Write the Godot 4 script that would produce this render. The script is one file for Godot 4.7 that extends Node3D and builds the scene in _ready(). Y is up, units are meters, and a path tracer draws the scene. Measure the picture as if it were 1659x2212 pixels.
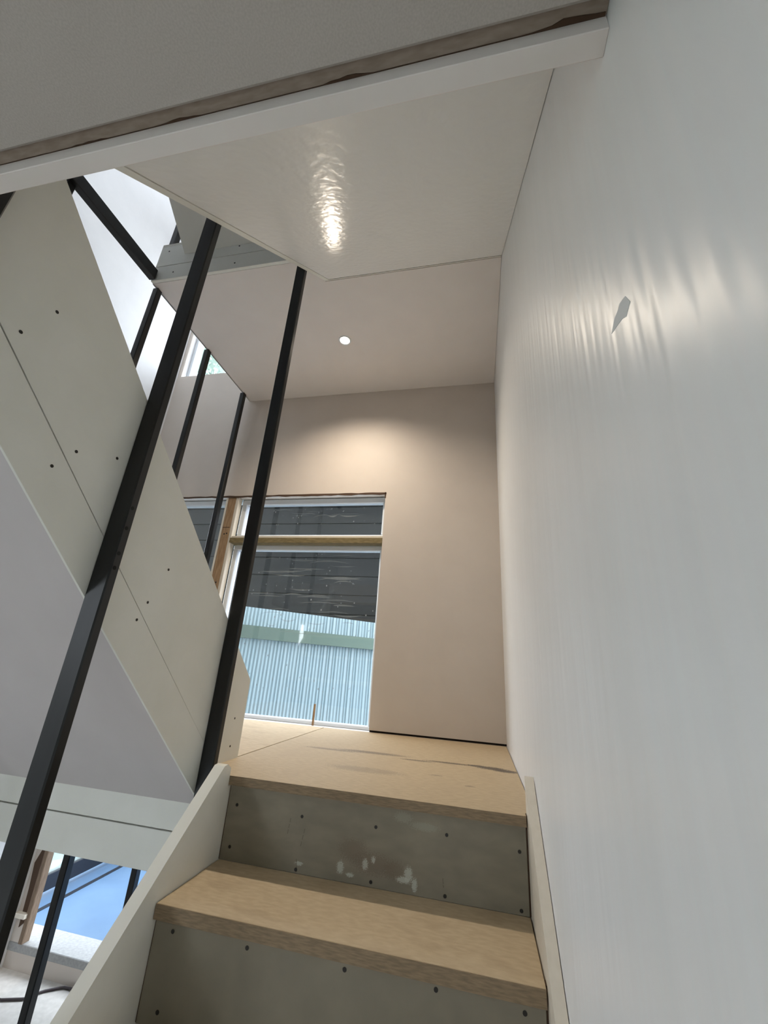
extends Node3D
# A dog-leg stair under construction, seen from the foot of its lower flight. x runs to the right, y up, z towards the viewer;
# the right wall is x = 0, the half landing y = 0, its nosing z = 0, the back wall z = -1.221.

const R := 0.2172          # rise
const G := 0.2502          # going
const SL := 0.8685         # slope of the flights
const BACK := -1.221
const LEFT := -2.78
const FRONT := 3.6
const FLOOR := -1.36
const H := 2.3698          # underside of the upper half landing
const S := 2.668           # top of the upper half landing
const T := 0.298           # thickness of a landing
const ZF := -0.0556        # landing fascia
const XE := -1.988         # outer edge of the landings
const XB := -1.0284        # face of the apron boards
const ROOF := 5.0

var M := {}
var taken := {}

# ------------------------------------------------------------------ helpers

func numbered(n: String) -> String:
	if not taken.has(n):
		taken[n] = 0
		return n
	taken[n] += 1
	return "%s_%03d" % [n, taken[n]]

func tag(o: Node, label: String, category: String, group := "", kind := "") -> void:
	o.set_meta("label", label)
	o.set_meta("category", category)
	if group != "": o.set_meta("group", group)
	if kind != "": o.set_meta("kind", kind)

func thing(called: String, label: String, category: String, at := Vector3.ZERO, group := "", kind := "") -> Node3D:
	var o := Node3D.new()
	o.name = numbered(called)
	add_child(o)
	o.position = at
	tag(o, label, category, group, kind)
	return o

func mb() -> SurfaceTool:
	var st := SurfaceTool.new()
	st.begin(Mesh.PRIMITIVE_TRIANGLES)
	return st

func obj(st: SurfaceTool, called: String, m: Material, parent: Node = self) -> MeshInstance3D:
	var o := MeshInstance3D.new()
	st.index()
	st.generate_tangents()
	o.mesh = st.commit()
	o.name = numbered(called) if parent == self else called
	o.material_override = m
	o.cast_shadow = GeometryInstance3D.SHADOW_CASTING_SETTING_ON
	parent.add_child(o, true)
	return o

func tri(st: SurfaceTool, p: Array, n: Vector3, uv: Array) -> void:
	var order := [0, 1, 2]
	if (p[1] - p[0]).cross(p[2] - p[0]).dot(n) > 0.0: order = [0, 2, 1]
	for i in order:
		st.set_normal(n)
		st.set_uv(uv[i])
		st.add_vertex(p[i])

func quad(st: SurfaceTool, a: Vector3, b: Vector3, c: Vector3, d: Vector3, n: Vector3, uv := [Vector2(0, 0), Vector2(1, 0), Vector2(1, 1), Vector2(0, 1)]) -> void:
	tri(st, [a, b, c], n, [uv[0], uv[1], uv[2]])
	tri(st, [a, c, d], n, [uv[0], uv[2], uv[3]])

# box between two corners with chamfered edges; UV 0..1 over every face
func box(st: SurfaceTool, lo: Vector3, hi: Vector3, c := 0.0015) -> void:
	var mid := (lo + hi) / 2
	var e := (hi - lo).abs() / 2
	c = minf(c, minf(e.x, minf(e.y, e.z)) * 0.45)
	var uvs := [Vector2(0, 1), Vector2(1, 1), Vector2(1, 0), Vector2(0, 0)]
	for ax in 3:
		var u := (ax + 1) % 3 if ax != 0 else 2
		var v := 3 - ax - u
		if ax == 2: u = 0; v = 1
		if ax == 1: u = 0; v = 2
		for s in [-1.0, 1.0]:
			var n := Vector3.ZERO
			n[ax] = s
			var pts := []
			for q in [[-1, -1], [1, -1], [1, 1], [-1, 1]]:
				var p := Vector3.ZERO
				p[ax] = s * e[ax]
				p[u] = q[0] * (e[u] - c)
				p[v] = q[1] * (e[v] - c)
				pts.append(mid + p)
			quad(st, pts[0], pts[1], pts[2], pts[3], n, uvs)
	if c <= 0.0: return
	for ax in 3:
		var u := (ax + 1) % 3
		var v := (ax + 2) % 3
		for su in [-1.0, 1.0]:
			for sv in [-1.0, 1.0]:
				var n := Vector3.ZERO
				n[u] = su
				n[v] = sv
				var pts := []
				for q in [[-1, 0], [1, 0], [1, 1], [-1, 1]]:
					var p := Vector3.ZERO
					p[ax] = q[0] * (e[ax] - c)
					p[u] = su * (e[u] - (c if q[1] == 1 else 0.0))
					p[v] = sv * (e[v] - (0.0 if q[1] == 1 else c))
					pts.append(mid + p)
				quad(st, pts[0], pts[1], pts[2], pts[3], n.normalized(), uvs)
	for sx in [-1.0, 1.0]:
		for sy in [-1.0, 1.0]:
			for sz in [-1.0, 1.0]:
				var a := mid + Vector3(sx * e.x, sy * (e.y - c), sz * (e.z - c))
				var b := mid + Vector3(sx * (e.x - c), sy * e.y, sz * (e.z - c))
				var d := mid + Vector3(sx * (e.x - c), sy * (e.y - c), sz * e.z)
				tri(st, [a, b, d], Vector3(sx, sy, sz).normalized(), [Vector2.ZERO, Vector2.RIGHT, Vector2.ONE])

func boxed(called: String, lo: Vector3, hi: Vector3, m: Material, parent: Node = self, c := 0.0015) -> MeshInstance3D:
	var st := mb()
	box(st, lo, hi, c)
	return obj(st, called, m, parent)

# polygon extruded along an axis. axis x: (z, y); axis y: (x, z); axis z: (x, y). UV in metres
func lift(axis: int, p: Vector2, t: float) -> Vector3:
	if axis == 0: return Vector3(t, p.y, p.x)
	if axis == 1: return Vector3(p.x, t, p.y)
	return Vector3(p.x, p.y, t)

func prism(st: SurfaceTool, poly: PackedVector2Array, axis: int, a: float, b: float) -> void:
	var idx := Geometry2D.triangulate_polygon(poly)
	var n := Vector3.ZERO
	n[axis] = 1.0
	for k in [[a, -1.0], [b, 1.0]]:
		for i in range(0, idx.size(), 3):
			var q := [poly[idx[i]], poly[idx[i + 1]], poly[idx[i + 2]]]
			tri(st, [lift(axis, q[0], k[0]), lift(axis, q[1], k[0]), lift(axis, q[2], k[0])], n * k[1] * signf(b - a), q)
	var area := 0.0
	for i in poly.size():
		area += poly[i].cross(poly[(i + 1) % poly.size()])
	for i in poly.size():
		var p := poly[i]
		var q := poly[(i + 1) % poly.size()]
		var d := (q - p).normalized()
		var o := Vector2(d.y, -d.x) * signf(area)
		var len := p.distance_to(q)
		quad(st, lift(axis, p, a), lift(axis, q, a), lift(axis, q, b), lift(axis, p, b), lift(axis, o, 0.0),
			[Vector2(0, 0), Vector2(len, 0), Vector2(len, absf(b - a)), Vector2(0, absf(b - a))])

func slab(called: String, pts: Array, axis: int, a: float, b: float, m: Material, parent: Node = self) -> MeshInstance3D:
	var st := mb()
	prism(st, PackedVector2Array(pts), axis, a, b)
	return obj(st, called, m, parent)

# wall with rectangular openings, in cells so that every reveal is a real face. axis 2: (x, y) cells, thick along z; axis 0: (z, y) cells, thick along x
func wall(called: String, lo: Vector2, hi: Vector2, holes: Array, axis: int, a: float, b: float, m: Material, parent: Node = self) -> MeshInstance3D:
	var us := [lo.x, hi.x]
	var vs := [lo.y, hi.y]
	for h in holes:
		for u in [h.position.x, h.end.x]:
			if u > lo.x and u < hi.x and not us.has(u): us.append(u)
		for v in [h.position.y, h.end.y]:
			if v > lo.y and v < hi.y and not vs.has(v): vs.append(v)
	us.sort()
	vs.sort()
	var st := mb()
	for i in us.size() - 1:
		for j in vs.size() - 1:
			var mid := Vector2((us[i] + us[i + 1]) / 2, (vs[j] + vs[j + 1]) / 2)
			var open := false
			for h in holes:
				if h.has_point(mid): open = true
			if open: continue
			prism(st, PackedVector2Array([Vector2(us[i], vs[j]), Vector2(us[i + 1], vs[j]), Vector2(us[i + 1], vs[j + 1]), Vector2(us[i], vs[j + 1])]), axis, a, b)
	return obj(st, called, m, parent)

func tube(st: SurfaceTool, path: Array, r: float, sides := 8) -> void:
	var rings := []
	for i in path.size():
		var d: Vector3 = (path[mini(i + 1, path.size() - 1)] - path[maxi(i - 1, 0)]).normalized()
		var u := d.cross(Vector3.UP if absf(d.y) < 0.9 else Vector3.RIGHT).normalized()
		var w := d.cross(u)
		var ring := []
		for k in sides:
			var a := TAU * k / sides
			ring.append([path[i] + (u * cos(a) + w * sin(a)) * r, u * cos(a) + w * sin(a)])
		rings.append(ring)
	for i in path.size() - 1:
		for k in sides:
			var l := (k + 1) % sides
			var n: Vector3 = (rings[i][k][1] + rings[i][l][1]).normalized()
			quad(st, rings[i][k][0], rings[i][l][0], rings[i + 1][l][0], rings[i + 1][k][0], n)

# countersunk screw head: a small dark dished disc, axis along n
var screw_meshes := {}
func screw(parent: Node, at: Vector3, n: Vector3, r := 0.0042, called := "screw") -> void:
	var key := "%s%s" % [n, r]
	if not screw_meshes.has(key):
		var st := mb()
		var u := n.cross(Vector3(0.3, 0.5, 0.8)).normalized()
		var w := n.cross(u)
		for k in 10:
			var a := TAU * k / 10
			var b := TAU * (k + 1) / 10
			var p := u * cos(a) + w * sin(a)
			var q := u * cos(b) + w * sin(b)
			tri(st, [p * r + n * 0.0006, q * r + n * 0.0006, n * 0.0002], n, [Vector2.ZERO, Vector2.RIGHT, Vector2.ONE])
			quad(st, p * r - n * 0.004, q * r - n * 0.004, q * r + n * 0.0006, p * r + n * 0.0006, ((p + q) / 2).normalized())
		st.index()
		screw_meshes[key] = st.commit()
	var o := MeshInstance3D.new()
	o.mesh = screw_meshes[key]
	o.material_override = M.screw
	o.name = called
	o.position = at
	parent.add_child(o, true)

# ------------------------------------------------------------------ materials

func noise_image(seed_: int, freq: float, size := 256, octaves := 4, type := FastNoiseLite.TYPE_SIMPLEX_SMOOTH) -> Image:
	var n := FastNoiseLite.new()
	n.seed = seed_
	n.noise_type = type
	n.frequency = freq
	n.fractal_octaves = octaves
	return n.get_seamless_image(size, size)

func tint_tex(img: Image, a: Color, b: Color, gain := 1.0) -> ImageTexture:
	var out := Image.create(img.get_width(), img.get_height(), false, Image.FORMAT_RGB8)
	for y in img.get_height():
		for x in img.get_width():
			out.set_pixel(x, y, a.lerp(b, clampf((img.get_pixel(x, y).r - 0.5) * gain + 0.5, 0, 1)))
	return ImageTexture.create_from_image(out)

func mat(called: String, color: Color, rough := 0.6, spec := 0.5) -> StandardMaterial3D:
	var m := StandardMaterial3D.new()
	m.resource_name = called
	m.albedo_color = color
	m.roughness = rough
	m.metallic_specular = spec
	M[called] = m
	return m

func textured(m: StandardMaterial3D, tex: Texture2D, scale: Vector3) -> void:
	m.albedo_color = Color.WHITE
	m.albedo_texture = tex
	m.uv1_triplanar = true
	m.uv1_world_triplanar = true
	m.uv1_scale = scale

func relief(m: StandardMaterial3D, img: Image, depth_cm: float) -> void:
	m.heightmap_enabled = true
	m.heightmap_texture = ImageTexture.create_from_image(img)
	m.heightmap_scale = depth_cm

func materials() -> void:
	var coarse := noise_image(3, 0.012, 256, 4)
	var fine := noise_image(8, 0.06, 256, 3)
	var grain := noise_image(21, 0.2, 256, 2)
	# satin paint on skim plaster, trowelled in upright strokes
	var m := mat("wall_paint", Color.WHITE, 0.34, 0.2)
	textured(m, tint_tex(coarse, Color(0.905, 0.91, 0.91), Color(0.92, 0.925, 0.925)), Vector3(3.6, 0.28, 3.6))
	relief(m, noise_image(5, 0.03, 256, 2), 0.10)
	# fresh skim plaster on the back wall, pinkish
	m = mat("pink_plaster", Color.WHITE, 0.62)
	textured(m, tint_tex(coarse, Color(0.805, 0.765, 0.725), Color(0.82, 0.78, 0.74)), Vector3(1.2, 1.2, 1.2))
	m = mat("white_plaster", Color.WHITE, 0.6)
	textured(m, tint_tex(coarse, Color(0.91, 0.91, 0.91), Color(0.93, 0.93, 0.93)), Vector3(1.1, 1.1, 1.1))
	# gloss boarding under the upper flight
	m = mat("soffit_board", Color.WHITE, 0.22, 0.2)
	textured(m, tint_tex(coarse, Color(0.91, 0.91, 0.90), Color(0.925, 0.925, 0.915)), Vector3(1.4, 1.4, 1.4))
	relief(m, noise_image(15, 0.08, 256, 3), 0.12)
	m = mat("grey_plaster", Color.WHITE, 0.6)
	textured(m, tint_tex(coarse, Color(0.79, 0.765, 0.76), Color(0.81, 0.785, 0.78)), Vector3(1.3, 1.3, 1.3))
	m = mat("ceiling_board", Color.WHITE, 0.6)
	textured(m, tint_tex(coarse, Color(0.89, 0.865, 0.845), Color(0.905, 0.88, 0.86)), Vector3(1.3, 1.3, 1.3))
	m = mat("raw_ceiling", Color.WHITE, 0.75)
	textured(m, tint_tex(grain, Color(0.69, 0.665, 0.64), Color(0.75, 0.725, 0.70)), Vector3(6, 6, 6))
	# primed cream sheet boards
	m = mat("board", Color.WHITE, 0.5)
	textured(m, tint_tex(coarse, Color(0.89, 0.89, 0.855), Color(0.91, 0.91, 0.88)), Vector3(1.6, 1.6, 1.6))
	m = mat("board_edge", Color.WHITE, 0.6)
	textured(m, tint_tex(fine, Color(0.84, 0.81, 0.75), Color(0.87, 0.84, 0.785)), Vector3(3, 3, 3))
	# plywood treads: chips and fibres running across the stair
	m = mat("plywood", Color.WHITE, 0.62)
	var ply := noise_image(33, 0.05, 512, 5)
	var blotch := noise_image(34, 0.008, 512, 3)
	var img := Image.create(512, 512, false, Image.FORMAT_RGB8)
	for y in 512:
		for x in 512:
			var c := Color(0.72, 0.64, 0.52).lerp(Color(0.80, 0.73, 0.61), ply.get_pixel(x, y).r)
			c = c.lerp(Color(0.66, 0.58, 0.47), smoothstep(0.58, 0.9, blotch.get_pixel(x, y).r) * 0.35)
			img.set_pixel(x, y, c)
	textured(m, ImageTexture.create_from_image(img), Vector3(0.9, 2.5, 2.4))
	relief(m, ply, 0.03)
	m = mat("ply_edge", Color.WHITE, 0.75)
	textured(m, tint_tex(noise_image(40, 0.05, 256, 3), Color(0.46, 0.395, 0.31), Color(0.60, 0.52, 0.41)), Vector3(2, 14, 2))
	m = mat("riser", Color.WHITE, 0.7)
	textured(m, tint_tex(coarse, Color(0.485, 0.46, 0.40), Color(0.53, 0.50, 0.435)), Vector3(2.1, 2.1, 2.1))
	m = mat("marked_riser", Color.WHITE, 0.7)
	m.albedo_texture = riser_marks(coarse, fine)
	m = mat("marked_landing", Color.WHITE, 0.6)
	m.albedo_texture = landing_marks(ply, blotch)
	# black hollow steel sections, mill lacquer with rubbed patches
	m = mat("steel", Color.WHITE, 0.38)
	m.metallic = 0.25
	textured(m, tint_tex(noise_image(50, 0.02, 256, 4), Color(0.065, 0.07, 0.075), Color(0.125, 0.135, 0.14)), Vector3(3, 0.6, 3))
	mat("screw", Color(0.12, 0.11, 0.10), 0.6)
	mat("hole", Color(0.02, 0.02, 0.02), 0.9)
	mat("dark_gap", Color(0.13, 0.10, 0.08), 0.9)
	mat("upvc", Color(0.88, 0.90, 0.92), 0.3)
	m = mat("timber", Color.WHITE, 0.7)
	textured(m, tint_tex(noise_image(60, 0.05, 256, 4), Color(0.52, 0.40, 0.28), Color(0.72, 0.61, 0.48)), Vector3(6, 0.7, 6))
	m = mat("batten", Color.WHITE, 0.75)
	textured(m, tint_tex(noise_image(61, 0.05, 256, 4), Color(0.40, 0.35, 0.22), Color(0.56, 0.50, 0.36)), Vector3(1.2, 7, 7))
	m = mat("glass", Color(0.85, 0.92, 0.95, 0.02), 0.03)
	m.transparency = BaseMaterial3D.TRANSPARENCY_ALPHA
	m = mat("concrete", Color.WHITE, 0.7)
	textured(m, tint_tex(fine, Color(0.76, 0.745, 0.72), Color(0.83, 0.815, 0.79)), Vector3(1.5, 1.5, 1.5))
	m = mat("paving", Color.WHITE, 0.55)
	textured(m, tint_tex(coarse, Color(0.32, 0.425, 0.54), Color(0.36, 0.465, 0.575)), Vector3(0.8, 0.8, 0.8))
	m = mat("dark_board", Color.WHITE, 0.9, 0.1)
	textured(m, tint_tex(noise_image(70, 0.05, 256, 4), Color(0.08, 0.085, 0.085), Color(0.15, 0.15, 0.145)), Vector3(0.8, 5, 0.8))
	m = mat("corrugated", Color(0.51, 0.58, 0.595), 0.4)
	m.backlight_enabled = true
	m.backlight = Color(0.33, 0.39, 0.40)
	mat("rail", Color(0.36, 0.42, 0.38), 0.8, 0.2)
	m = mat("leaf", Color(0.62, 0.69, 0.66), 0.6)
	m.backlight_enabled = true
	m.backlight = Color(0.36, 0.42, 0.38)
	mat("lawn", Color(0.45, 0.50, 0.38), 0.9, 0.1)
	mat("bark", Color(0.35, 0.28, 0.22), 0.9)
	m = mat("dust", Color(0.75, 0.76, 0.76, 0.55), 0.9, 0.1)
	m.transparency = BaseMaterial3D.TRANSPARENCY_ALPHA
	m = mat("wipe", Color(0.72, 0.74, 0.74, 0.28), 0.9, 0.1)
	m.transparency = BaseMaterial3D.TRANSPARENCY_ALPHA
	m = mat("brown_grey", Color.WHITE, 0.9, 0.1)
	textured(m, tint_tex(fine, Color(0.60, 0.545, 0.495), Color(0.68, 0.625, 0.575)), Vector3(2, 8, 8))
	m = mat("jamb", Color.WHITE, 0.8)
	textured(m, tint_tex(fine, Color(0.42, 0.35, 0.29), Color(0.56, 0.48, 0.40)), Vector3(8, 1, 8))
	m = mat("sill", Color.WHITE, 0.8)
	textured(m, tint_tex(fine, Color(0.60, 0.60, 0.60), Color(0.68, 0.68, 0.67)), Vector3(3, 3, 3))
	mat("smudge", Color(0.87, 0.88, 0.88), 0.7, 0.15)
	mat("cable", Color(0.22, 0.18, 0.19), 0.5)
	mat("black_rail", Color(0.14, 0.15, 0.18), 0.4)
	mat("felt", Color(0.30, 0.22, 0.16), 0.9)
	m = mat("lens", Color(1, 0.97, 0.92), 0.3)
	m.emission_enabled = true
	m.emission = Color(1.0, 0.93, 0.82)
	m.emission_energy_multiplier = 12.0
	m = mat("frosted", Color(0.86, 0.92, 0.9, 0.35), 0.1)
	m.transparency = BaseMaterial3D.TRANSPARENCY_ALPHA

func blot(img: Image, c: Vector2, r: Vector2, col: Color, amount: float, rough: Image) -> void:
	for y in range(maxi(0, int(c.y - r.y)), mini(img.get_height(), int(c.y + r.y) + 1)):
		for x in range(maxi(0, int(c.x - r.x)), mini(img.get_width(), int(c.x + r.x) + 1)):
			var d := Vector2((x - c.x) / r.x, (y - c.y) / r.y).length()
			var k := rough.get_pixel((x * 3) % rough.get_width(), (y * 3) % rough.get_height()).r
			var t := smoothstep(1.0, 0.55, d + (k - 0.5) * 0.9) * amount
			img.set_pixel(x, y, img.get_pixel(x, y).lerp(col, t))

# the riser under the landing: greenish board with a plaster smear, scuffs and pencil ticks. 1024 x 256 over 0.89 x 0.2 m
func riser_marks(coarse: Image, fine: Image) -> ImageTexture:
	var img := Image.create(1024, 256, false, Image.FORMAT_RGB8)
	for y in 256:
		for x in 1024:
			var k := coarse.get_pixel((x / 2) % 256, y % 256).r
			img.set_pixel(x, y, Color(0.485, 0.46, 0.40).lerp(Color(0.54, 0.51, 0.445), k))
	var px := func(x: float, y: float) -> Vector2: return Vector2((x + 0.9125) / 0.8875 * 1024.0, (-0.025 - y) / 0.192 * 256.0)
	for b in [[-0.50, -0.14, 0.05, 0.03, 0], [-0.44, -0.165, 0.07, 0.03, 0], [-0.38, -0.17, 0.035, 0.025, 0], [-0.535, -0.185, 0.012, 0.018, 1], [-0.463, -0.168, 0.010, 0.016, 1], [-0.44, -0.155, 0.007, 0.010, 1],
			[-0.34, -0.175, 0.014, 0.022, 1], [-0.355, -0.188, 0.022, 0.009, 1], [-0.322, -0.195, 0.009, 0.018, 1], [-0.505, -0.198, 0.014, 0.006, 1], [-0.66, -0.193, 0.014, 0.006, 1], [-0.36, -0.045, 0.03, 0.016, 2], [-0.30, -0.06, 0.05, 0.012, 2]]:
		var col: Color = [Color(0.45, 0.40, 0.34), Color(0.74, 0.75, 0.71), Color(0.60, 0.60, 0.54)][b[4]]
		blot(img, px.call(b[0], b[1]), Vector2(b[2] * 1150, b[3] * 1330), col, [0.55, 0.75, 0.5][b[4]], fine)
	for seg in [[-0.652, -0.11, -0.66, -0.155], [-0.668, -0.185, -0.664, -0.208], [-0.70, -0.09, -0.705, -0.13], [-0.245, -0.17, -0.243, -0.19]]:
		for i in 60:
			if (i / 7) % 3 == 2: continue
			var q: Vector2 = px.call(lerpf(seg[0], seg[2], i / 59.0), lerpf(seg[1], seg[3], i / 59.0))
			img.fill_rect(Rect2i(int(q.x) - 1, int(q.y) - 1, 2, 2), Color(0.40, 0.37, 0.32))
	return ImageTexture.create_from_image(img)

# plywood of the landing with the dark scuffs across it. 1024 x 1024 over the right-hand board
func landing_marks(ply: Image, blotch: Image) -> ImageTexture:
	var img := Image.create(1024, 1024, false, Image.FORMAT_RGB8)
	for y in 1024:
		for x in 1024:
			var k := ply.get_pixel((x / 2) % 512, (y * 3) % 512).r
			var c := Color(0.67, 0.59, 0.47).lerp(Color(0.77, 0.695, 0.57), k)
			c = c.lerp(Color(0.68, 0.60, 0.49), smoothstep(0.56, 0.9, blotch.get_pixel((x / 2) % 512, (y / 2 + 200) % 512).r) * 0.3)
			img.set_pixel(x, y, c)
	var px := func(x: float, z: float) -> Vector2: return Vector2((x + 1.031) / 1.028 * 1024.0, (z + 1.221) / 1.221 * 1024.0)
	for b in [[-0.10, -0.590, 0.07, 0.034, 0.85], [-0.045, -0.565, 0.06, 0.030, 0.85], [-0.16, -0.605, 0.05, 0.022, 0.8], [-0.27, -0.60, 0.11, 0.018, 0.7], [-0.40, -0.575, 0.08, 0.015, 0.6],
			[-0.60, -0.63, 0.18, 0.030, 0.5], [-0.78, -0.60, 0.14, 0.022, 0.4], [-0.30, -0.35, 0.03, 0.010, 0.3], [-0.18, -0.25, 0.02, 0.01, 0.35], [-0.55, -0.30, 0.16, 0.05, 0.2]]:
		blot(img, px.call(b[0], b[1]), Vector2(b[2] * 1000, b[3] * 840), Color(0.33, 0.29, 0.25), b[4], ply)
	return ImageTexture.create_from_image(img)

# ------------------------------------------------------------------ camera and light

func camera_and_light() -> void:
	var cam := Camera3D.new()
	cam.name = "camera"
	cam.fov = 102.138
	cam.near = 0.02
	cam.transform = Transform3D(Basis(Vector3(0.976675, 0.066066, -0.204304), Vector3(0.012459, 0.93245, 0.361084), Vector3(0.214359, -0.355207, 0.909878)), Vector3(-0.15242, 0.34153, 1.37972))
	add_child(cam)
	cam.current = true
	var sky_m := ProceduralSkyMaterial.new()
	sky_m.sky_top_color = Color(0.86, 0.895, 0.94)
	sky_m.sky_horizon_color = Color(0.92, 0.95, 0.98)
	sky_m.ground_horizon_color = Color(0.50, 0.50, 0.48)
	sky_m.ground_bottom_color = Color(0.36, 0.36, 0.34)
	sky_m.sky_curve = 0.25
	sky_m.sky_energy_multiplier = 2.2
	var sky := Sky.new()
	sky.sky_material = sky_m
	var env := Environment.new()
	env.background_mode = Environment.BG_SKY
	env.sky = sky
	env.ambient_light_source = Environment.AMBIENT_SOURCE_DISABLED
	env.tonemap_mode = Environment.TONE_MAPPER_LINEAR
	env.tonemap_exposure = 1.60
	env.sdfgi_enabled = true
	env.ssao_enabled = true
	env.ssil_enabled = true
	var we := WorldEnvironment.new()
	we.name = "world_environment"
	we.environment = env
	add_child(we)

# ------------------------------------------------------------------ the building

var W1 := Rect2(-2.72, 0.0, 1.957, 1.497)     # landing window opening (x, y)
var W3 := Rect2(-2.745, 2.70, 1.3, 1.1)      # window above, at the upper landing
var D1 := Rect2(-2.70, -1.26, 1.94, 0.93)     # opening to the terrace under the landing

func structure() -> void:
	var o: Node
	o = boxed("floor", Vector3(LEFT, FLOOR - 0.2, BACK), Vector3(0, FLOOR, FRONT), M.concrete, self, 0.0)
	tag(o, "dusty pale grey concrete floor at the foot of the stairs", "floor", "", "structure")
	o = boxed("wall_right", Vector3(0, FLOOR - 0.2, BACK - 0.2), Vector3(0.2, ROOF, FRONT + 0.2), M.wall_paint, self, 0.0)
	tag(o, "tall satin white wall to the right of the stairs with trowel streaks", "wall", "", "structure")
	# back wall: masonry behind, and the skim board in front of it that stops a finger above the landing
	var back := thing("wall_back", "pinkish freshly plastered back wall with the landing window", "wall", Vector3.ZERO, "", "structure")
	wall("masonry", Vector2(LEFT - 0.2, FLOOR - 0.2), Vector2(0, ROOF), [W1, W3, Rect2(-2.98, -1.26, 2.22, 0.93)], 2, BACK - 0.17, BACK - 0.013, M.white_plaster, back)
	var gap := Rect2(-0.763, 0.0, 0.763, 0.011)
	wall("skim_board", Vector2(LEFT, FLOOR), Vector2(0, ROOF), [W1, W3, D1, gap], 2, BACK - 0.013, BACK, M.pink_plaster, back)
	boxed("shadow_gap_packing", Vector3(-0.763, 0, BACK - 0.0135), Vector3(0, 0.011, BACK - 0.0125), M.dark_gap, back, 0.0)
	# ragged plaster bead over the window head
	var st := mb()
	var rng := RandomNumberGenerator.new()
	rng.seed = 4
	var up := PackedVector2Array()
	var down := []
	var n := 34
	for i in n + 1:
		var x := lerpf(-2.5, -0.757, float(i) / n)
		up.append(Vector2(x, 1.497 + rng.randf_range(0.004, 0.009)))
		down.append(Vector2(x, 1.492 + rng.randf_range(-0.005, 0.002)))
	down.reverse()
	up.append_array(PackedVector2Array(down))
	prism(st, up, 2, BACK - 0.004, BACK + 0.0025)
	obj(st, "torn_plaster_edge", M.felt, back)
	boxed("torn_plaster_edge", Vector3(-0.768, 1.462, BACK - 0.004), Vector3(-0.759, 1.506, BACK + 0.0025), M.felt, back, 0.002)

	o = wall("wall_left", Vector2(BACK - 0.013, FLOOR - 0.2), Vector2(FRONT + 0.2, ROOF), [Rect2(2.15, -1.3, 1.35, 2.25)], 0, LEFT - 0.2, LEFT, M.white_plaster)
	tag(o, "bright white wall left of the stairwell beyond the black posts", "wall", "", "structure")
	o = wall("wall_front", Vector2(LEFT - 0.2, FLOOR - 0.2), Vector2(0.2, ROOF), [], 2, FRONT, FRONT + 0.2, M.white_plaster)
	tag(o, "plain white wall behind the viewer", "wall", "", "structure")
	# floor above and its raw ceiling
	o = slab("ceiling", [Vector2(1.1068, 1.334), Vector2(1.1068, 1.052), Vector2(1.1225, 1.052), Vector2(1.1245, 1.0375), Vector2(1.1280, 1.0335), Vector2(FRONT, 1.0335), Vector2(FRONT, 1.334)], 0, LEFT, -0.0005, M.raw_ceiling)
	tag(o, "raw brownish grey ceiling board close overhead at the top of the picture", "ceiling", "", "structure")
	o = boxed("trim_1", Vector3(-2.0, 1.0197, 1.0817), Vector3(0, 1.334, 1.1064), M.ceiling_board, self, 0.001)
	tag(o, "narrow cream edge board along the lip of the ceiling", "trim", "", "structure")
	# torn joint between the edge board and the ceiling
	var torn := PackedVector2Array()
	var back_edge := []
	for k in 90:
		var x := lerpf(-1.0, -0.002, k / 89.0)
		var wide := -0.001 + 0.0035 * maxf(0.0, sin(k * 0.43) * sin(k * 0.11 + 1.0)) + rng.randf() * 0.0012 + (0.004 if x > -0.05 else 0.0)
		torn.append(Vector2(x, 1.1062))
		back_edge.append(Vector2(x, 1.1066 + maxf(wide, 0.0003)))
	back_edge.reverse()
	torn.append_array(PackedVector2Array(back_edge))
	st = mb()
	prism(st, torn, 1, 1.0445, 1.0475)
	obj(st, "torn_joint", M.felt, o)
	boxed("brown_strip", Vector3(LEFT, 1.0465, 1.1068), Vector3(-0.0005, 1.0515, 1.1222), M.brown_grey, o, 0.0)  # mottled brown-grey strip filling the top of the ceiling groove
	o = get_node("wall_right")
	slab("filler_smudge", [Vector2(1.026, 0.712), Vector2(1.034, 0.696), Vector2(1.020, 0.691), Vector2(1.010, 0.698), Vector2(0.996, 0.703), Vector2(0.978, 0.709), Vector2(0.992, 0.717), Vector2(1.004, 0.716), Vector2(1.010, 0.719)], 0, -0.0004, 0.001, M.smudge, o)
	# roof with a rooflight over the stairwell
	o = thing("ceiling", "white roof over the stairwell with a rooflight", "roof", Vector3.ZERO, "", "structure")
	var rst := mb()
	var hole := Rect2(-2.5, -0.8, 1.2, 1.3)
	for c in [[LEFT, BACK, 0.0, hole.position.y], [LEFT, hole.end.y, 0.0, FRONT], [LEFT, hole.position.y, hole.position.x, hole.end.y], [hole.end.x, hole.position.y, 0.0, hole.end.y]]:
		prism(rst, PackedVector2Array([Vector2(c[0], c[1]), Vector2(c[2], c[1]), Vector2(c[2], c[3]), Vector2(c[0], c[3])]), 1, ROOF - 0.2, ROOF)
	obj(rst, "roof_deck", M.white_plaster, o)
	boxed("rooflight_pane", Vector3(hole.position.x, ROOF - 0.05, hole.position.y), Vector3(hole.end.x, ROOF - 0.04, hole.end.y), M.glass, o, 0.0)

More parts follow.
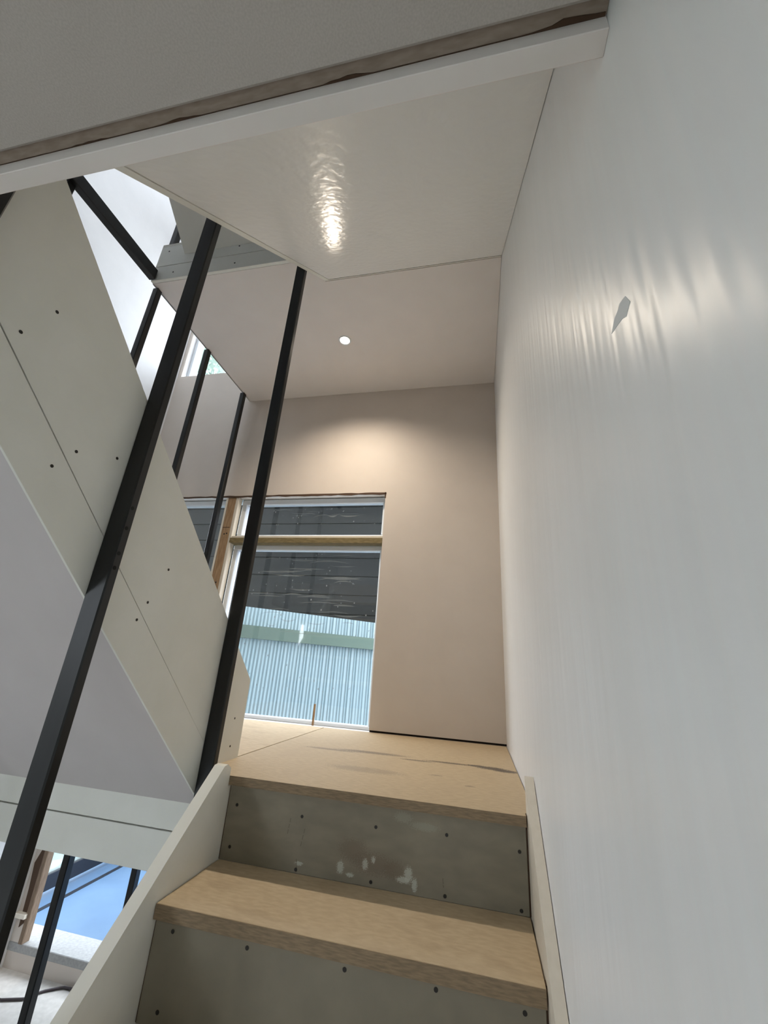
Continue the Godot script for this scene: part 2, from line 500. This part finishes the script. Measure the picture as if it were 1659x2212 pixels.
# one white frame with its pane, in an opening of the back wall
func framed_pane(parent: Node, r: Rect2, fr: float, z: float, depth := 0.05) -> void:
	var f := Node3D.new()
	f.name = "window_frame"
	parent.add_child(f, true)
	boxed("rail", Vector3(r.position.x, r.end.y - fr, z - depth), Vector3(r.end.x, r.end.y, z), M.upvc, f, 0.004)
	boxed("rail", Vector3(r.position.x, r.position.y, z - depth), Vector3(r.end.x, r.position.y + fr * 0.6, z), M.upvc, f, 0.004)
	boxed("stile", Vector3(r.position.x, r.position.y + fr * 0.6, z - depth), Vector3(r.position.x + fr, r.end.y - fr, z), M.upvc, f, 0.004)
	boxed("stile", Vector3(r.end.x - fr * 0.5, r.position.y + fr * 0.6, z - depth), Vector3(r.end.x, r.end.y - fr, z), M.upvc, f, 0.004)
	var gp := boxed("glass_pane", Vector3(r.position.x + fr, r.position.y + fr * 0.6, z - depth * 0.6), Vector3(r.end.x - fr * 0.5, r.end.y - fr, z - depth * 0.5), M.glass, parent, 0.0)
	if parent.name != "window_1": return
	# builder's dust and wiped streaks on the inside of the pane
	var rng := RandomNumberGenerator.new()
	rng.seed = int(r.size.y * 1000)
	var specks := mb()
	var wipes := mb()
	var zz := z - depth * 0.5 + 0.0006
	for i in int(90 * r.size.y):
		var c := Vector3(rng.randf_range(r.position.x + 0.06, r.end.x - 0.04), rng.randf_range(r.position.y + 0.1, r.end.y - 0.05), zz)
		var e := Vector2(rng.randf_range(0.0015, 0.006), rng.randf_range(0.0015, 0.009))
		quad(specks, c + Vector3(-e.x, 0, 0), c + Vector3(0, e.y, 0), c + Vector3(e.x, 0.001, 0), c + Vector3(0, -e.y, 0), Vector3.BACK)
	for i in int(26 * r.size.y) + 4:
		var c := Vector3(rng.randf_range(r.position.x + 0.25, r.end.x - 0.2), rng.randf_range(maxf(r.position.y + 0.15, r.end.y - 0.6), r.end.y - 0.06), zz)
		var long := rng.randf_range(0.03, 0.16)
		var thick := rng.randf_range(0.003, 0.009)
		var bend := rng.randf_range(-0.02, 0.02)
		for k in 8:
			var t0 := k / 4.0 - 1.0
			var t1 := (k + 1) / 4.0 - 1.0
			var a0 := Vector3(t0 * long, bend * t0 * t0, 0)
			var a1 := Vector3(t1 * long, bend * t1 * t1, 0)
			quad(wipes, c + a0 + Vector3.UP * thick * (1 - t0 * t0), c + a1 + Vector3.UP * thick * (1 - t1 * t1), c + a1 - Vector3.UP * thick * (1 - t1 * t1) * 0.4, c + a0 - Vector3.UP * thick * (1 - t0 * t0) * 0.4, Vector3.BACK)
	var o := obj(specks, "dust_specks", M.dust, gp)
	o.set_meta("kind", "stuff")
	o = obj(wipes, "wipe_streaks", M.wipe, gp)
	o.set_meta("kind", "stuff")

func windows() -> void:
	var w := thing("window_1", "landing window with a narrow top pane over a tall clear pane", "window", Vector3.ZERO, "", "structure")
	var z := BACK - 0.055
	framed_pane(w, Rect2(-1.90, 1.185, 1.132, 0.305), 0.04, z)
	framed_pane(w, Rect2(-1.90, 0.0, 1.132, 1.128), 0.035, z)
	var tb := boxed("transom_batten", Vector3(-1.915, 1.133, z - 0.02), Vector3(-0.764, 1.172, BACK - 0.003), M.batten, w, 0.002)
	tb.set_meta("label", "raw brown timber batten")
	boxed("head_packer", Vector3(-1.915, 1.172, z - 0.02), Vector3(-0.764, 1.187, BACK - 0.010), M.board_edge, w, 0.001)
	boxed("reveal_lining", Vector3(-1.928, 0, z), Vector3(-1.905, 1.492, BACK - 0.004), M.board_edge, w, 0.002)
	w = thing("window_2", "narrow window left of the raw timber stud", "window", Vector3.ZERO, "", "structure")
	framed_pane(w, Rect2(-2.70, 0.0, 0.695, 1.49), 0.04, z)
	w = thing("window_3", "bright high window above the landing ceiling at the far left", "window", Vector3.ZERO, "", "structure")
	framed_pane(w, W3, 0.03, z)
	var s := thing("timber_stud", "raw knotty timber stud standing between the two landing windows", "stud", Vector3(-1.96, 0, BACK - 0.04))
	boxed("stud_body", Vector3(-0.035, 0, -0.035), Vector3(0.03, 1.492, 0.036), M.timber, s, 0.003)
	for k in [[-0.008, 1.20], [0.012, 1.205], [0.008, 0.84], [-0.006, 0.835], [0.014, 0.80]]:
		screw(s, Vector3(k[0], k[1], 0.036), Vector3(0, 0, 1), 0.006, "nail")
	boxed("saw_mark", Vector3(-0.030, 1.249, 0.033), Vector3(0.026, 1.254, 0.0365), M.felt, s, 0.0)
	boxed("edge_strip", Vector3(-0.052, 0, -0.02), Vector3(-0.036, 1.492, 0.034), M.board_edge, s, 0.001)
	# opening under the landing
	w = thing("door_1", "terrace opening under the landing with a bare timber jamb", "doorway", Vector3.ZERO, "", "structure")
	boxed("threshold", Vector3(-2.97, -1.285, BACK - 0.17), Vector3(-0.76, -1.245, BACK + 0.004), M.sill, w, 0.003)
	boxed("jamb_stud", Vector3(-2.712, -1.245, BACK - 0.035), Vector3(-2.682, -0.33, BACK + 0.012), M.jamb, w, 0.003)
	slab("torn_membrane", [Vector2(-2.745, -1.18), Vector2(-2.712, -1.15), Vector2(-2.700, -0.98), Vector2(-2.712, -0.86), Vector2(-2.700, -0.80), Vector2(-2.735, -0.81), Vector2(-2.765, -0.88), Vector2(-2.752, -1.0)], 2, BACK + 0.001, BACK + 0.005, M.felt, w)
	boxed("loose_batten", Vector3(-2.775, -1.13, BACK), Vector3(-2.70, -1.108, BACK + 0.03), M.board_edge, w, 0.002)

func steps(parent: Node, n: int, y0: float, z0: float, dir: float, x0: float, x1: float, first := 0) -> void:
	for k in range(first, n):
		var y := y0 + k * R
		var z := z0 + dir * k * G
		boxed("riser", Vector3(x0, y, z), Vector3(x1, y + R - 0.026, z - dir * 0.018) if dir < 0 else Vector3(x1, y + R - 0.026, z + 0.018), M.riser, parent, 0.0)
		if k < n - 1:
			boxed("tread", Vector3(x0, y + R - 0.025, z - dir * 0.012), Vector3(x1, y + R, z + dir * (G + 0.01)), M.plywood, parent, 0.002)

func lower_flight() -> void:
	var f := thing("stair_flight", "lower stair flight with bare plywood treads and grey board risers", "stairs", Vector3(0, 0, 0))
	var x0 := -0.9125
	var x1 := -0.025
	for k in range(1, 6):
		var t := boxed("tread", Vector3(x0 + 0.002, -k * R - 0.030, (k - 1) * G - 0.014), Vector3(x1 - 0.003, -k * R, k * G - 0.002), M.plywood, f, 0.001)
		boxed("nosing_edge", Vector3(x0 + 0.002, -k * R - 0.030, k * G - 0.002), Vector3(x1 - 0.003, -k * R - 0.0005, k * G), M.ply_edge, t, 0.001)
	for k in range(0, 6):
		var top := -k * R - (0.0255 if k == 0 else 0.031)
		var bottom := -(k + 1) * R if k < 5 else FLOOR
		var r := boxed("riser", Vector3(x0 + 0.003, bottom, k * G - 0.030), Vector3(x1 - 0.004, top, k * G - 0.013), M.marked_riser if k == 0 else M.riser, f, 0.001)
		var spots := [[-0.879, -0.077], [-0.881, -0.183], [-0.664, -0.081], [-0.665, -0.208], [-0.439, -0.079], [-0.444, -0.205], [-0.239, -0.072], [-0.242, -0.206], [-0.048, -0.084], [-0.049, -0.207]]
		if k > 0: spots = [[-0.86, -0.05], [-0.667, -0.048], [-0.437, -0.046], [-0.242, -0.044], [-0.069, -0.048], [-0.86, -0.19], [-0.66, -0.19], [-0.44, -0.19], [-0.24, -0.19], [-0.06, -0.19]]
		for s in spots:
			screw(r, Vector3(s[0], s[1] - k * R, k * G - 0.013), Vector3(0, 0, 1), 0.0045)
	# broken gap under the landing board
	for g in [[-0.905, -0.86], [-0.845, -0.812], [-0.803, -0.792], [-0.785, -0.765], [-0.72, -0.60], [-0.30, -0.05]]:
		boxed("open_joint", Vector3(g[0], -0.0285 if g[0] < -0.5 else -0.027, -0.0135), Vector3(g[1], -0.0252, -0.0124), M.hole, f, 0.0)
	# dark packing seen in the open joints beside the risers
	for k in range(0, 6):
		boxed("joint_packing", Vector3(x0, -(k + 1) * R, k * G - 0.034), Vector3(x0 + 0.003, -k * R - 0.027, k * G - 0.016), M.felt, f, 0.0)
		boxed("joint_packing", Vector3(x1 - 0.004, -(k + 1) * R, k * G - 0.034), Vector3(x1, -k * R - 0.002, k * G - 0.016), M.felt, f, 0.0)
	# closed string beside the well, with its nose cut down at the landing
	var o := slab("outer_string", [Vector2(-0.036, -0.30), Vector2(-0.036, -0.028), Vector2(0.0, -0.028), Vector2(0.0, 0.020), Vector2(0.022, 0.034), Vector2(0.040, 0.032), Vector2(1.30, 0.068 - SL * 1.30 + 0.0), Vector2(1.50, FLOOR + 0.05), Vector2(1.50, FLOOR), Vector2(1.12, FLOOR)], 0, -0.948, x0, M.board, f)
	o.set_meta("label", "cream board string with a pale sawn top edge")
	slab("wall_string", [Vector2(-0.03, 0.001), Vector2(-0.03, 0.088), Vector2(1.40, 0.062 - SL * 1.40), Vector2(1.40, FLOOR), Vector2(1.15, FLOOR), Vector2(-0.027, -0.28), Vector2(-0.027, 0.001)], 0, x1, -0.0015, M.board_edge, f)

func landing(y: float, mid: bool) -> void:
	var label := "half landing with plywood floor at the top of the lower flight" if mid else "upper half landing whose boarded underside carries the lit downlight"
	var l := thing("stair_landing", label, "landing", Vector3(0, y, 0))
	var zr := 0.0 if mid else -0.213
	var xn := -0.952 if mid else -0.962
	# core, then floor boards with a joint, then the boards of fascia and underside
	slab("core", [Vector2(XE + 0.01, BACK + 0.0015), Vector2(-0.003, BACK + 0.0015), Vector2(-0.003, zr - (0.040 if mid else 0.006)), Vector2(xn, zr - (0.040 if mid else 0.006)), Vector2(xn, ZF - 0.025), Vector2(XE + 0.01, ZF - 0.025)], 1, -T + 0.014, -0.026, M.grey_plaster, l)
	var notch := Vector2(-0.949 if mid else -0.962, ZF)
	var st := mb()
	var poly := [Vector2(-1.031, BACK + 0.0015), Vector2(-0.003, BACK + 0.0015), Vector2(-0.003, -0.028), Vector2(-0.028, -0.028), Vector2(-0.028, zr), Vector2(-0.9165, zr), Vector2(-0.9165, -0.002 + zr), Vector2(-0.949, -0.002 + zr), notch, Vector2(-1.031, ZF)]
	if not mid: poly = [Vector2(-1.031, BACK + 0.0015), Vector2(-0.003, BACK + 0.0015), Vector2(-0.003, zr), Vector2(-0.962, zr), notch, Vector2(-1.031, ZF)]
	var top := PackedVector2Array(poly)
	var idx := Geometry2D.triangulate_polygon(top)
	var nu := func(p: Vector2) -> Vector2: return Vector2((p.x + 1.031) / 1.028, (p.y - BACK) / -BACK)
	for i in range(0, idx.size(), 3):
		var q := [top[idx[i]], top[idx[i + 1]], top[idx[i + 2]]]
		for h in [[0.0, Vector3.UP], [-0.025, Vector3.DOWN]]:
			tri(st, [lift(1, q[0], h[0]), lift(1, q[1], h[0]), lift(1, q[2], h[0])], h[1], [nu.call(q[0]), nu.call(q[1]), nu.call(q[2])])
	obj(st, "floor_board", M.marked_landing, l)
	st = mb()
	for i in top.size():
		var a := top[i]
		var b := top[(i + 1) % top.size()]
		var mid2 := (a + b) / 2
		var d := (b - a).normalized()
		var nn := Vector3(d.y, 0, -d.x)
		if Geometry2D.is_point_in_polygon(mid2 + Vector2(nn.x, nn.z) * 0.001, top): nn = -nn
		quad(st, lift(1, a, -0.025), lift(1, b, -0.025), lift(1, b, -0.0005), lift(1, a, -0.0005), nn)
	obj(st, "board_edge", M.ply_edge, l)
	boxed("floor_board", Vector3(XE + 0.002, -0.025, BACK + 0.0015), Vector3(-1.0375, 0, ZF), M.plywood, l, 0.001)
	# fascia of two boards with an open joint, facing the viewer
	var seam := -T + 0.111
	var fa := boxed("fascia_board", Vector3(XE, seam + 0.002, ZF - 0.018), Vector3(-0.962 if not mid else -0.955, -0.001 if not mid else -0.026, ZF), M.board, l, 0.0008)
	var fb := boxed("fascia_board", Vector3(XE, -T, ZF - 0.018), Vector3(-0.962 if not mid else -0.955, seam - 0.002, ZF), M.board, l, 0.0008)
	boxed("joint_packing", Vector3(XE + 0.004, seam - 0.004, ZF - 0.022), Vector3(-0.97, seam + 0.004, ZF - 0.0165), M.dark_gap, l, 0.0)
	boxed("side_board", Vector3(XE - 0.004, -T, BACK + 0.0015), Vector3(XE + 0.006, 0, ZF - 0.02), M.board, l, 0.0)
	for s in ([] if mid else [[-1.929, -0.064], [-1.449, -0.12], [-1.60, -0.066]]):
		screw(fa, Vector3(s[0], s[1], ZF), Vector3(0, 0, 1), 0.005)
	for s in ([] if mid else [[-1.45, -0.255], [-1.85, -0.25]]):
		screw(fb, Vector3(s[0], s[1], ZF), Vector3(0, 0, 1), 0.005)
	slab("underside_board", [Vector2(XE, BACK + 0.0015), Vector2(-0.0015, BACK + 0.0015), Vector2(-0.0015, zr - (0.038 if mid else 0.001)), Vector2(xn, zr - (0.038 if mid else 0.001)), Vector2(xn, ZF - 0.019), Vector2(XE, ZF - 0.019)], 1, -T, -T + 0.0135, M.ceiling_board, l)

# apron of an upper flight: two long boards split by a sloping joint; soffit beneath, steps behind
func returning_flight(y: float, label: String, mid: bool) -> void:
	var f := thing("stair_flight", label, "stairs", Vector3(0, y, 0))
	var ze := 1.0815
	var topline := func(z: float) -> float: return 0.268 + SL * (z + 0.243)
	var seam := func(z: float) -> float: return 0.087 + SL * z
	var low := func(z: float) -> float: return -0.058 + SL * z
	var xi := XB - 0.03
	var j := 0.0026
	if mid:
		var up := slab("apron_board", [Vector2(-0.243, 0.0), Vector2(-0.243, 0.268), Vector2(ze, topline.call(ze)), Vector2(ze, seam.call(ze) + j), Vector2(-0.1 + j, 0.0)], 0, xi, XB, M.board, f)
		var dn := slab("apron_board", [Vector2(ZF, low.call(ZF)), Vector2(ZF, seam.call(ZF) - j), Vector2(ze, seam.call(ze) - j), Vector2(ze, low.call(ze))], 0, XB - 0.006, XB, M.board, f)
		slab("joint_packing", [Vector2(-0.05, seam.call(-0.05) - 0.006), Vector2(-0.05, seam.call(-0.05) + 0.006), Vector2(ze, seam.call(ze) + 0.006), Vector2(ze, seam.call(ze) - 0.006)], 0, XB - 0.012, XB - 0.005, M.dark_gap, f)
		for s in [[0.867, 1.015], [0.909, 0.919], [0.722, 0.754], [0.62, 0.792], [0.348, 0.572], [0.394, 0.470], [-0.174, 0.137], [-0.175, 0.046]]:
			screw(up, Vector3(XB, s[1], s[0]), Vector3(1, 0, 0), 0.0038)
		for s in [[0.76, 0.698], [0.416, 0.421]]:
			screw(dn, Vector3(XB, s[1], s[0]), Vector3(1, 0, 0), 0.0038)
	else:
		slab("apron_board", [Vector2(ZF, low.call(ZF)), Vector2(ZF, 0.3), Vector2(ze, topline.call(ze)), Vector2(ze, low.call(ze))], 0, xi, XB, M.board, f)
	var xs := -1.95 if mid else -1.81
	var dy := 0.0 if mid else -0.005
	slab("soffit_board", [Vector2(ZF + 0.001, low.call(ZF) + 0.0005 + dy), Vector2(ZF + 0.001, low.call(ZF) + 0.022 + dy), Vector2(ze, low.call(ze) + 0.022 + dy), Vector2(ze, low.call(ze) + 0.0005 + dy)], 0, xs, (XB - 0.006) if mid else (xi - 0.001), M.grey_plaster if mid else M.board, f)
	slab("outer_string", [Vector2(ZF + 0.001, low.call(ZF) + 0.024), Vector2(ZF + 0.001, 0.28), Vector2(ze, topline.call(ze) - 0.15), Vector2(ze, low.call(ze) + 0.024)], 0, xs, xs + 0.03, M.board, f)
	for k in 5:
		var z := -0.03 + k * G
		boxed("riser", Vector3(xs + 0.031, k * R + 0.002, z), Vector3(xi - 0.001, (k + 1) * R - 0.026, z + 0.015), M.riser, f, 0.0)
		boxed("tread", Vector3(xs + 0.031, (k + 1) * R - 0.025, z - 0.012), Vector3(xi - 0.001, (k + 1) * R, minf(z + G + 0.014, ze)), M.plywood, f, 0.0)

func flight_above() -> void:
	var f := thing("stair_flight", "underside of the upper flight overhead, a glossy pale board slope", "stairs", Vector3(0, 0, 0))
	var zc := -0.2131
	var ze := 1.0816
	var line := func(z: float) -> float: return H - SL * (z - zc)
	slab("soffit_board", [Vector2(zc + 0.024, line.call(zc + 0.024) + 0.003), Vector2(zc + 0.024, line.call(zc + 0.024) + 0.02), Vector2(ze, line.call(ze) + 0.02), Vector2(ze, line.call(ze) + 0.003)], 0, -0.932, -0.0015, M.soffit_board, f)
	slab("soffit_trim", [Vector2(zc + 0.0045, line.call(zc + 0.004)), Vector2(zc + 0.0045, line.call(zc) + 0.02), Vector2(zc + 0.0200, line.call(zc + 0.02) + 0.02), Vector2(zc + 0.0200, line.call(zc + 0.02) + 0.001)], 0, -0.955, -0.0015, M.board, f)
	slab("joint_packing", [Vector2(zc - 0.001, H + 0.004), Vector2(zc - 0.001, H + 0.03), Vector2(zc + 0.024, H + 0.02), Vector2(zc + 0.024, line.call(zc + 0.024) + 0.006), Vector2(zc + 0.0045, line.call(zc + 0.0045) + 0.004)], 0, -0.93, -0.0015, M.dark_gap, f)
	slab("outer_string", [Vector2(zc + 0.002, H + 0.0), Vector2(zc + 0.002, H + 0.36), Vector2(ze, line.call(ze) + 0.36), Vector2(ze, line.call(ze))], 0, -0.9589, -0.934, M.board, f)
	for k in 5:
		var z := zc + 0.03 + k * G
		var y := S - (k + 1) * R
		boxed("tread", Vector3(-0.932, y - 0.025, z), Vector3(-0.002, y, minf(z + G, ze)), M.plywood, f, 0.0)
		boxed("riser", Vector3(-0.932, y + 0.001, z), Vector3(-0.002, y + R - 0.026, z + 0.015), M.riser, f, 0.0)

func post(label: String, x: float, z: float, y0: float, y1: float, wx: float, wz: float, group: String) -> Node3D:
	var p := thing("steel_post", label, "post", Vector3(x, y0, z), group)
	boxed("hollow_section", Vector3(-wx / 2, 0, -wz / 2), Vector3(wx / 2, y1 - y0, wz / 2), M.steel, p, 0.003)
	return p

func posts() -> void:
	var g := "black steel posts in the well between the flights"
	var xp := -1.0034
	post("black steel post rising from the corner of the landing past the window", xp, -0.016, FLOOR, 2.45, 0.05, 0.025, g)
	var p := post("black steel post crossing the cream apron boards, with drilled holes on its edge", xp, 0.577, FLOOR, 1.95, 0.05, 0.025, g)
	for h in [0.672, 0.62, 0.557, 0.522]:
		var st := mb()
		tube(st, [Vector3(0.0246, h - FLOOR, 0.003), Vector3(0.0256, h - FLOOR, 0.003)], 0.0048, 12)
		for k in 12:
			var a := TAU * k / 12
			var b := TAU * (k + 1) / 12
			var c := Vector3(0.0255, h - FLOOR, 0.003)
			tri(st, [c, c + Vector3(0, cos(a), sin(a)) * 0.0048, c + Vector3(0, cos(b), sin(b)) * 0.0048], Vector3.RIGHT, [Vector2.ZERO, Vector2.RIGHT, Vector2.ONE])
		obj(st, "bolt_hole", M.hole, p)
	screw(p, Vector3(0.025, 1.309 - FLOOR, -0.002), Vector3.RIGHT, 0.003)
	post("black steel post showing only a corner at the top left edge", xp, 1.0465, FLOOR, 1.30, 0.05, 0.025, g)
	var w := 0.036
	var xo := -1.990
	g = "slim black posts at the outer edge of the landings"
	var zs := [-0.118, -0.625, -1.115]
	var where := ["under the upper landing beside the bright left wall", "in front of the high bright window", "closest to the back wall beside the timber stud"]
	for k in 3:
		post("slim black post, " + where[k], xo, zs[k], 0.0, H, w, w, g)
	for k in 3:
		post("slim black post below the half landing, " + ["out at its front corner", "crossing the terrace opening", "half hidden behind the stair string"][k], xo, zs[k], FLOOR, -T, w, w, g)
	post("stub of black post standing on the upper landing", xo, -0.118, S, 3.7, w, w, g)
	post("black post end below the black steel beam at the top left", xo, 0.47, FLOOR, H, w, w, g)
	var b := thing("steel_beam", "black horizontal steel beam running out from the upper landing", "beam", Vector3(-1.972, H + 0.035, -0.05))
	boxed("hollow_section", Vector3(-0.02, -0.035, 0.0), Vector3(0.02, 0.037, 1.13), M.steel, b, 0.003)

func downlight() -> void:
	var d := thing("ceiling_downlight", "small lit round downlight in the underside of the upper landing", "downlight", Vector3(-0.983, H, -0.661))
	var st := mb()
	var prof := [[0.031, -0.0], [0.031, -0.002], [0.033, -0.004], [0.041, -0.004], [0.043, -0.001], [0.043, 0.0]]
	for k in 32:
		var a := TAU * k / 32
		var b := TAU * (k + 1) / 32
		var da := Vector3(cos(a), 0, sin(a))
		var db := Vector3(cos(b), 0, sin(b))
		for i in prof.size() - 1:
			var n2 := Vector2(prof[i + 1][1] - prof[i][1], -(prof[i + 1][0] - prof[i][0])).normalized() * -1.0
			var n := ((da + db) / 2 * -n2.x + Vector3.UP * -n2.y).normalized()
			if n.y > 0: n = -n
			quad(st, da * prof[i][0] + Vector3.UP * prof[i][1], db * prof[i][0] + Vector3.UP * prof[i][1], db * prof[i + 1][0] + Vector3.UP * prof[i + 1][1], da * prof[i + 1][0] + Vector3.UP * prof[i + 1][1], n)
	obj(st, "bezel_ring", M.upvc, d)
	st = mb()
	for k in 32:
		var a := TAU * k / 32
		var b := TAU * (k + 1) / 32
		tri(st, [Vector3(0, -0.002, 0), Vector3(cos(a) * 0.031, -0.001, sin(a) * 0.031), Vector3(cos(b) * 0.031, -0.001, sin(b) * 0.031)], Vector3.DOWN, [Vector2.ZERO, Vector2.RIGHT, Vector2.ONE])
	obj(st, "lamp_lens", M.lens, d)
	var s := SpotLight3D.new()
	s.name = "lamp_light"
	s.light_color = Color(1.0, 0.94, 0.86)
	s.light_energy = 1.68
	s.spot_range = 12.0
	s.spot_attenuation = 2.0
	s.spot_angle = 71.0
	s.spot_angle_attenuation = 1.0
	s.light_size = 0.03
	s.shadow_enabled = true
	s.position = Vector3(0, -0.008, 0)
	s.rotation_degrees = Vector3(-90, 0, 0)
	d.add_child(s)

# ------------------------------------------------------------------ outside the windows

func outside() -> void:
	var o: Node
	o = boxed("floor_terrace", Vector3(-3.35, -2.8, -4.7), Vector3(4, -1.30, BACK - 0.17), M.paving, self, 0.0)
	tag(o, "pale terrace paving outside the opening under the landing", "terrace", "", "structure")
	o = boxed("floor_garden", Vector3(-14, -3.0, -14), Vector3(6, -2.801, 5), M.lawn, self, 0.0)
	tag(o, "lower garden ground beyond the terrace edge", "ground", "", "structure")
	# leaning run of corrugated clear sheeting with a timber rail, receding to the right
	var d := Vector3(0.75, 0, -0.661).normalized()
	var n := Vector3(0.661, 0, 0.75)
	var a := Vector3(-2.3, 0, -2.25)
	var sc := thing("corrugated_screen", "translucent corrugated sheet fence outside the landing window", "fence", Vector3(a.x, -1.30, a.z))
	var st := mb()
	var len := 3.0
	var pitch := 0.034
	var steps_n := int(len / pitch) * 6
	for i in steps_n:
		var u := len * i / steps_n
		var v := len * (i + 1) / steps_n
		var rib := 0.0045 + 0.0035 * sin(floorf(i / 6.0) * 12.9898) * sin(floorf(i / 6.0) * 3.1)
		var hu := rib * sin(TAU * u / pitch)
		var hv := rib * sin(TAU * v / pitch)
		var p := d * u + n * hu
		var q := d * v + n * hv
		var su := rib * TAU / pitch * cos(TAU * (u + v) / 2 / pitch)
		quad(st, p, q, q + Vector3(0, 2.115, 0), p + Vector3(0, 2.115, 0), (n - d * su).normalized())
	obj(st, "sheet", M.corrugated, sc)
	st = mb()
	for y in [1.83, 0.9]:
		var c := [d * -0.05 + n * 0.02, d * len + n * 0.02, d * len + n * 0.06, d * -0.05 + n * 0.06]
		var up := Vector3(0, 0.115, 0)
		var b := Vector3(0, y, 0)
		st = mb()
		quad(st, c[0] + b, c[1] + b, c[1] + b + up, c[0] + b + up, -n)
		quad(st, c[3] + b, c[2] + b, c[2] + b + up, c[3] + b + up, n)
		quad(st, c[0] + b + up, c[1] + b + up, c[2] + b + up, c[3] + b + up, Vector3.UP)
		quad(st, c[0] + b, c[1] + b, c[2] + b, c[3] + b, Vector3.DOWN)
		obj(st, "timber_rail", M.rail, sc)
	# dark boarded shed behind it
	var sh := thing("boarded_shed", "dark grey boarded wall rising behind the corrugated sheeting", "shed", Vector3(-1.5, -2.8, -4.9))
	for k in 21:
		boxed("board", Vector3(-4.7, k * 0.30, -0.03), Vector3(5.0, k * 0.30 + 0.285, -0.002 * (k % 3)), M.dark_board, sh, 0.004)
	boxed("backing", Vector3(-4.7, 0, -0.08), Vector3(5.0, 6.3, -0.032), M.dark_board, sh, 0.0)
	# glazed balustrade along the left of the terrace
	var b2 := thing("glass_balustrade", "glass balustrade with a dark bottom rail along the terrace edge", "balustrade", Vector3(-3.16, -1.30, -1.5))
	boxed("bottom_rail", Vector3(-0.03, 0.03, -2.8), Vector3(0.03, 0.13, 0.1), M.black_rail, b2, 0.004)
	boxed("glass_panel", Vector3(-0.006, 0.13, -2.8), Vector3(0.006, 1.05, 0.1), M.frosted, b2, 0.0)
	boxed("dark_floor_strip", Vector3(0.135, -0.004, -2.8), Vector3(0.165, 0.003, 0.1), M.black_rail, b2, 0.0)  # thin dark strip along the paving beside the glass
	# greenery beyond
	foliage("hedge", "pale leafy hedge beyond the glass balustrade", "hedge", Vector3(-4.7, -2.8, -3.0), Vector3(0.9, 0.95, 1.6), 2200, 11, 0.0)
	foliage("garden_tree", "hazy green tree seen through the high window", "tree", Vector3(-8.1, -2.8, -6.6), Vector3(2.6, 2.2, 1.5), 3400, 12, 11.0)
	# stick standing at the foot of the window
	var s := thing("timber_offcut", "thin offcut of wood standing at the foot of the landing window", "stick", Vector3(-1.118, 0, BACK - 0.03))
	boxed("stick", Vector3(-0.006, 0, -0.004), Vector3(0.006, 0.118, 0.004), M.timber, s, 0.001)
	# cable on the floor below
	var c3 := Curve3D.new()
	for p in [[-2.78, -1.0], [-2.54, -1.03], [-2.44, -1.07], [-2.40, -1.14], [-2.33, -1.195], [-2.15, -1.21]]:
		c3.add_point(Vector3(p[0], FLOOR + 0.007, p[1]), Vector3(-0.04, 0, 0.01), Vector3(0.04, 0, -0.01))
	var path := []
	for i in 41: path.append(c3.sample_baked(c3.get_baked_length() * i / 40.0))
	st = mb()
	tube(st, path, 0.006)
	o = obj(st, "electric_cable", M.cable)
	tag(o, "dark cable lying on the floor by the terrace opening", "cable")

func foliage(called: String, label: String, category: String, at: Vector3, size: Vector3, count: int, seed_: int, height: float) -> void:
	var t := thing(called, label, category, at)
	var rng := RandomNumberGenerator.new()
	rng.seed = seed_
	var st := mb()
	for i in count:
		var v := Vector3(rng.randfn(), rng.randfn(), rng.randfn()).normalized() * pow(rng.randf(), 0.4)
		var p := Vector3(v.x * size.x, height + (v.y + (1.0 if height == 0.0 else 0.0)) * size.y, v.z * size.z)
		var u := Vector3(rng.randfn(), rng.randfn(), rng.randfn()).normalized()
		var w := u.cross(Vector3(rng.randfn(), rng.randfn(), rng.randfn())).normalized()
		var s := rng.randf_range(0.07, 0.14)
		quad(st, p - u * s, p + w * s * 0.5, p + u * s, p - w * s * 0.5, u.cross(w).normalized())
	var l := obj(st, "leaves", M.leaf, t)
	l.set_meta("kind", "stuff")
	st = mb()
	tube(st, [Vector3.ZERO, Vector3(0.05, maxf(height, 0.8) * 0.5, 0.03), Vector3(0, maxf(height, 0.8), 0)], 0.09 if height > 0 else 0.03)
	obj(st, "trunk", M.bark, t)

func _ready() -> void:
	camera_and_light()
	materials()
	structure()
	landing(0.0, true)
	landing(S, false)
	lower_flight()
	returning_flight(0.0, "return flight seen from its side, cream apron boards with a sloping joint", true)
	flight_above()
	returning_flight(S, "uppermost return flight glimpsed as a cream triangle over the upper landing", false)
	posts()
	windows()
	downlight()
	outside()
